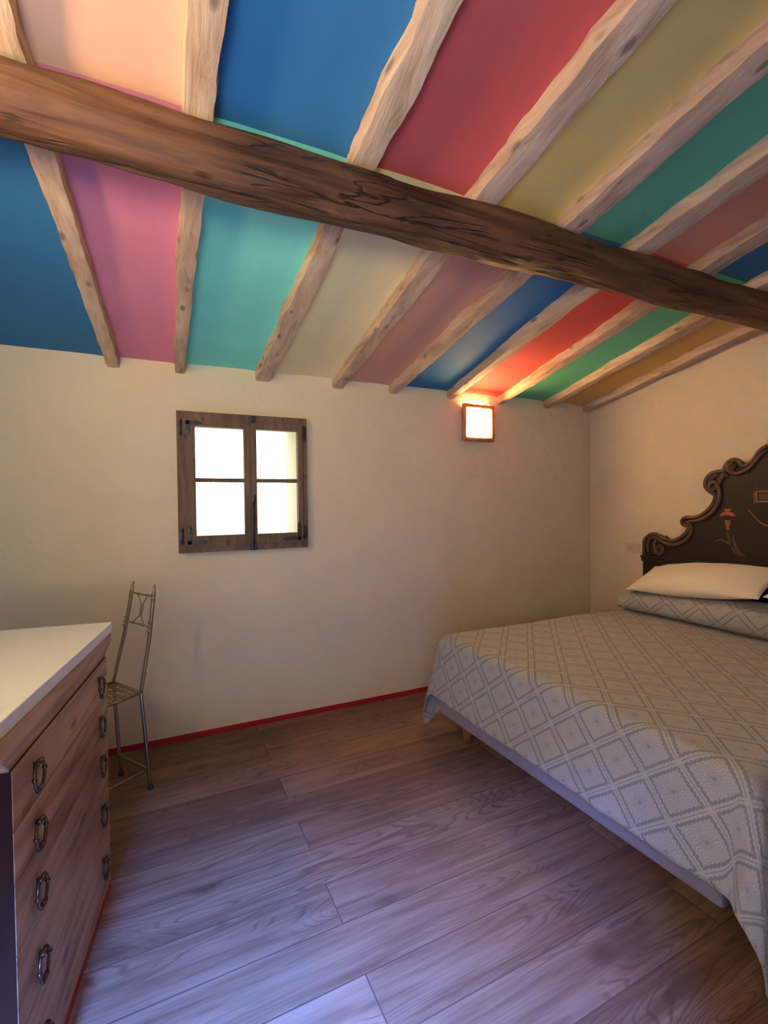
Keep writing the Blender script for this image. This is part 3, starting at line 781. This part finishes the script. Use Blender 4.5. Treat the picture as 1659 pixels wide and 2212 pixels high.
# ---------------------------------------------------------------- headboard
def headboard():
    XF = 3.335; CY = 1.615
    t = thing('headboard', 'dark carved wooden headboard with scrolled edge and painted ornaments', 'headboard', (XF, CY, 0))
    k1 = XF/3.30; k2 = XF/3.285
    def P(p, k=k1, dx=0): return Vector((dx, p[0]*k-CY, 1.4+(p[1]-1.4)*k))
    prof = [(2.439, .985), (2.437, 1.04), (2.431, 1.093), (2.390, 1.134), (2.335, 1.140), (2.289, 1.118), (2.229, 1.100), (2.186, 1.110), (2.129, 1.149), (2.098, 1.192), (2.107, 1.214),
            (2.136, 1.222), (2.143, 1.250), (2.116, 1.272), (2.061, 1.272), (2.008, 1.294), (1.964, 1.331), (1.932, 1.377), (1.923, 1.423), (1.958, 1.450), (1.985, 1.484), (1.982, 1.530),
            (1.952, 1.568), (1.909, 1.579), (1.869, 1.579), (1.863, 1.608), (1.843, 1.638), (1.808, 1.651), (1.774, 1.632), (1.762, 1.607), (1.734, 1.612), (1.702, 1.636), (1.675, 1.680), (1.649, 1.706), (1.624, 1.718)]
    left = smooth_curve([(a, b, 0) for a, b in prof], 3)
    left = [P((v.x, v.y)) for v in left]
    pts = [Vector((0, left[0].y+.01, .35)), Vector((0, left[0].y+.01, left[0].z))]+left
    right = [Vector((0, -v.y, v.z)) for v in pts[::-1] if v.y > .004]
    allp = pts+right
    bm = bmesh.new(); vs = [bm.verts.new((0, p.y, p.z)) for p in allp]
    f = bm.faces.new(vs); r = bmesh.ops.extrude_face_region(bm, geom=[f])
    for v in [g for g in r['geom'] if isinstance(g, bmesh.types.BMVert)]: v.co.x = .040
    bmesh.ops.triangulate(bm, faces=[f for f in bm.faces if len(f.verts) > 4])
    obj('panel', bm, M['hb'], t)
    # ledge moulding
    yl = left[0].y+.018
    bm = B(-.022, .0, -yl, yl, .955, .972, bev=.004); box(bm, -.012, .0, -yl, yl, .925, .955, bev=.004)
    obj('ledge_moulding', bm, M['hb'], t)
    for s in (1, -1):
        def mir(v): return Vector((v.x, v.y*s, v.z))
        # rolled moulding set just inside the outline
        inner = []
        for i, v in enumerate(left):
            tg = (left[min(i+1, len(left)-1)]-left[max(i-1, 0)]).normalized()
            nrm = Vector((0, tg.z, -tg.y)); 
            if nrm.y*1+nrm.z*(-1) > 0 and False: nrm = -nrm
            inner.append(v)
        bm = bmesh.new()
        tube(bm, [mir(v)+Vector((-.004, 0, 0)) for v in inner], .0135, 8)
        curves = [  # inner roll of each C-scroll, y/z in headboard coordinates
            [(2.395, 1.00), (2.405, 1.06), (2.385, 1.105), (2.335, 1.118), (2.292, 1.094), (2.225, 1.072), (2.165, 1.084), (2.105, 1.125), (2.078, 1.178), (2.082, 1.220), (2.112, 1.240), (2.125, 1.236)],
            [(2.105, 1.245), (2.05, 1.250), (1.990, 1.272), (1.935, 1.320), (1.900, 1.385), (1.895, 1.440), (1.903, 1.480), (1.920, 1.510), (1.945, 1.510), (1.960, 1.488), (1.950, 1.462), (1.932, 1.457), (1.924, 1.474), (1.936, 1.484)],
            [(1.898, 1.50), (1.880, 1.545), (1.868, 1.560), (1.852, 1.552), (1.855, 1.535)],
            [(1.811, 1.632), (1.838, 1.618), (1.842, 1.592), (1.822, 1.570), (1.782, 1.564), (1.726, 1.588), (1.690, 1.630), (1.650, 1.676), (1.617, 1.692)],
            [(1.798, 1.600), (1.812, 1.606), (1.818, 1.592), (1.806, 1.584)],
            [(2.340, 1.105), (2.350, 1.060), (2.340, 1.015), (2.315, .998), (2.290, 1.010), (2.284, 1.040), (2.300, 1.058), (2.320, 1.050), (2.322, 1.034), (2.310, 1.030)],
        ]
        for c in curves:
            q = smooth_curve([(a, b, 0) for a, b in c], 4); q = [mir(P((v.x, v.y))+Vector((-.006, 0, 0))) for v in q]
            n = len(q); tube(bm, q, [.0155*(.45+.55*min(1, (n-1-i)/(n*.4)))*(.55+.45*min(1, i/(n*.15))) for i in range(n)], 8)
        # acanthus ribs on the large volute
        for c in ([(1.965, 1.500), (1.950, 1.545), (1.915, 1.565)], [(1.945, 1.525), (1.925, 1.550), (1.900, 1.558)], [(2.30, 1.115), (2.325, 1.128), (2.35, 1.126)], [(2.262, 1.132), (2.246, 1.120), (2.23, 1.108)]):
            q = smooth_curve([(a, b, 0) for a, b in c], 4)
            tube(bm, [mir(P((v.x, v.y))+Vector((-.005, 0, 0))) for v in q], [.008*(1-.6*i/len(q)) for i in range(len(q))], 6)
        obj('scroll_carving', bm, M['hb_trim'], t, True)
        # painted torch with leaves
        bm = bmesh.new(); c = [(1.840, 1.262, .018), (1.840, 1.250, .013), (1.840, 1.236, .016), (1.840, 1.224, .008), (1.839, 1.205, .009), (1.838, 1.19, .005)]
        FL = (Vector((1, 0, 0)), .25)
        tube(bm, [mir(P((a, b), k2)) for a, b, _ in c], [q[2]+.002 for q in c], 12, flat=FL)
        obj('torch_stem', bm, M['hb_gold'], t, True)
        bm = bmesh.new()
        for (y, z, r) in ((1.862, 1.300, .016), (1.840, 1.306, .019), (1.818, 1.300, .016), (1.850, 1.326, .012), (1.830, 1.328, .012), (1.878, 1.292, .009), (1.802, 1.292, .009)):
            ball(bm, mir(P((y, z), k2)), r, (.22, 1, .8))
        obj('torch_flame', bm, M['hb_red'], t, True)
        bm = bmesh.new()
        for c in ([(1.838, 1.198), (1.836, 1.154), (1.822, 1.105)], [(1.820, 1.100), (1.845, 1.118), (1.880, 1.130), (1.917, 1.118)], [(1.803, 1.168), (1.800, 1.120), (1.775, 1.064), (1.735, 1.030)], [(1.815, 1.09), (1.795, 1.06), (1.76, 1.035)]):
            q = smooth_curve([(a, b, 0) for a, b in c], 4); n = len(q)
            tube(bm, [mir(P((v.x, v.y), k2)) for v in q], [.003+.006*sin(pi*i/(n-1)) for i in range(n)], 8, flat=FL)
        obj('leaf_ornament', bm, M['hb_trim'], t, True)
        bm = bmesh.new()
        c = smooth_curve([(1.720, 1.33, 0), (1.687, 1.285, 0), (1.65, 1.25, 0), (1.616, 1.235, 0)], 5)
        tube(bm, [mir(P((v.x, v.y), k2)) for v in c], .0035, 6, flat=FL)
        obj('garland', bm, M['hb_red'], t, True)
        for (y, z, r) in ((1.735, 1.543, .011), (1.680, 1.464, .010), (1.703, 1.088, .007)):
            bm = bmesh.new(); ct = mir(P((y, z), k2))
            for a in range(4):
                d = Vector((0, cos(a*pi/4), sin(a*pi/4)))*r*(1 if a % 2 == 0 else .6)
                tube(bm, [ct-d, ct, ct+d], [.0008, r*.28, .0008], 6, flat=FL)
            obj('star_ornament', bm, M['hb_trim'], t)
    # central cartouche
    bm = bmesh.new(); y = .086; z0, z1 = 1.379, 1.443
    fr = [(0, -y, z0), (0, y, z0), (0, y, z1), (0, -y, z1), (0, -y, z0)]
    for a, b in zip(fr, fr[1:]): tube(bm, [Vector(a), Vector(b)], .006, 8)
    for s in (-1, 1): tube(bm, [(0, s*(y+.012), z0-.008), (0, s*(y+.012), z1+.004)], .003, 6)
    obj('cartouche_frame', bm, M['hb_gold'], t)
    obj('cartouche_panel', B(-.003, .001, -y+.012, y-.012, z0+.012, z1-.012, bev=.001), M['hb_trim'], t)
headboard()
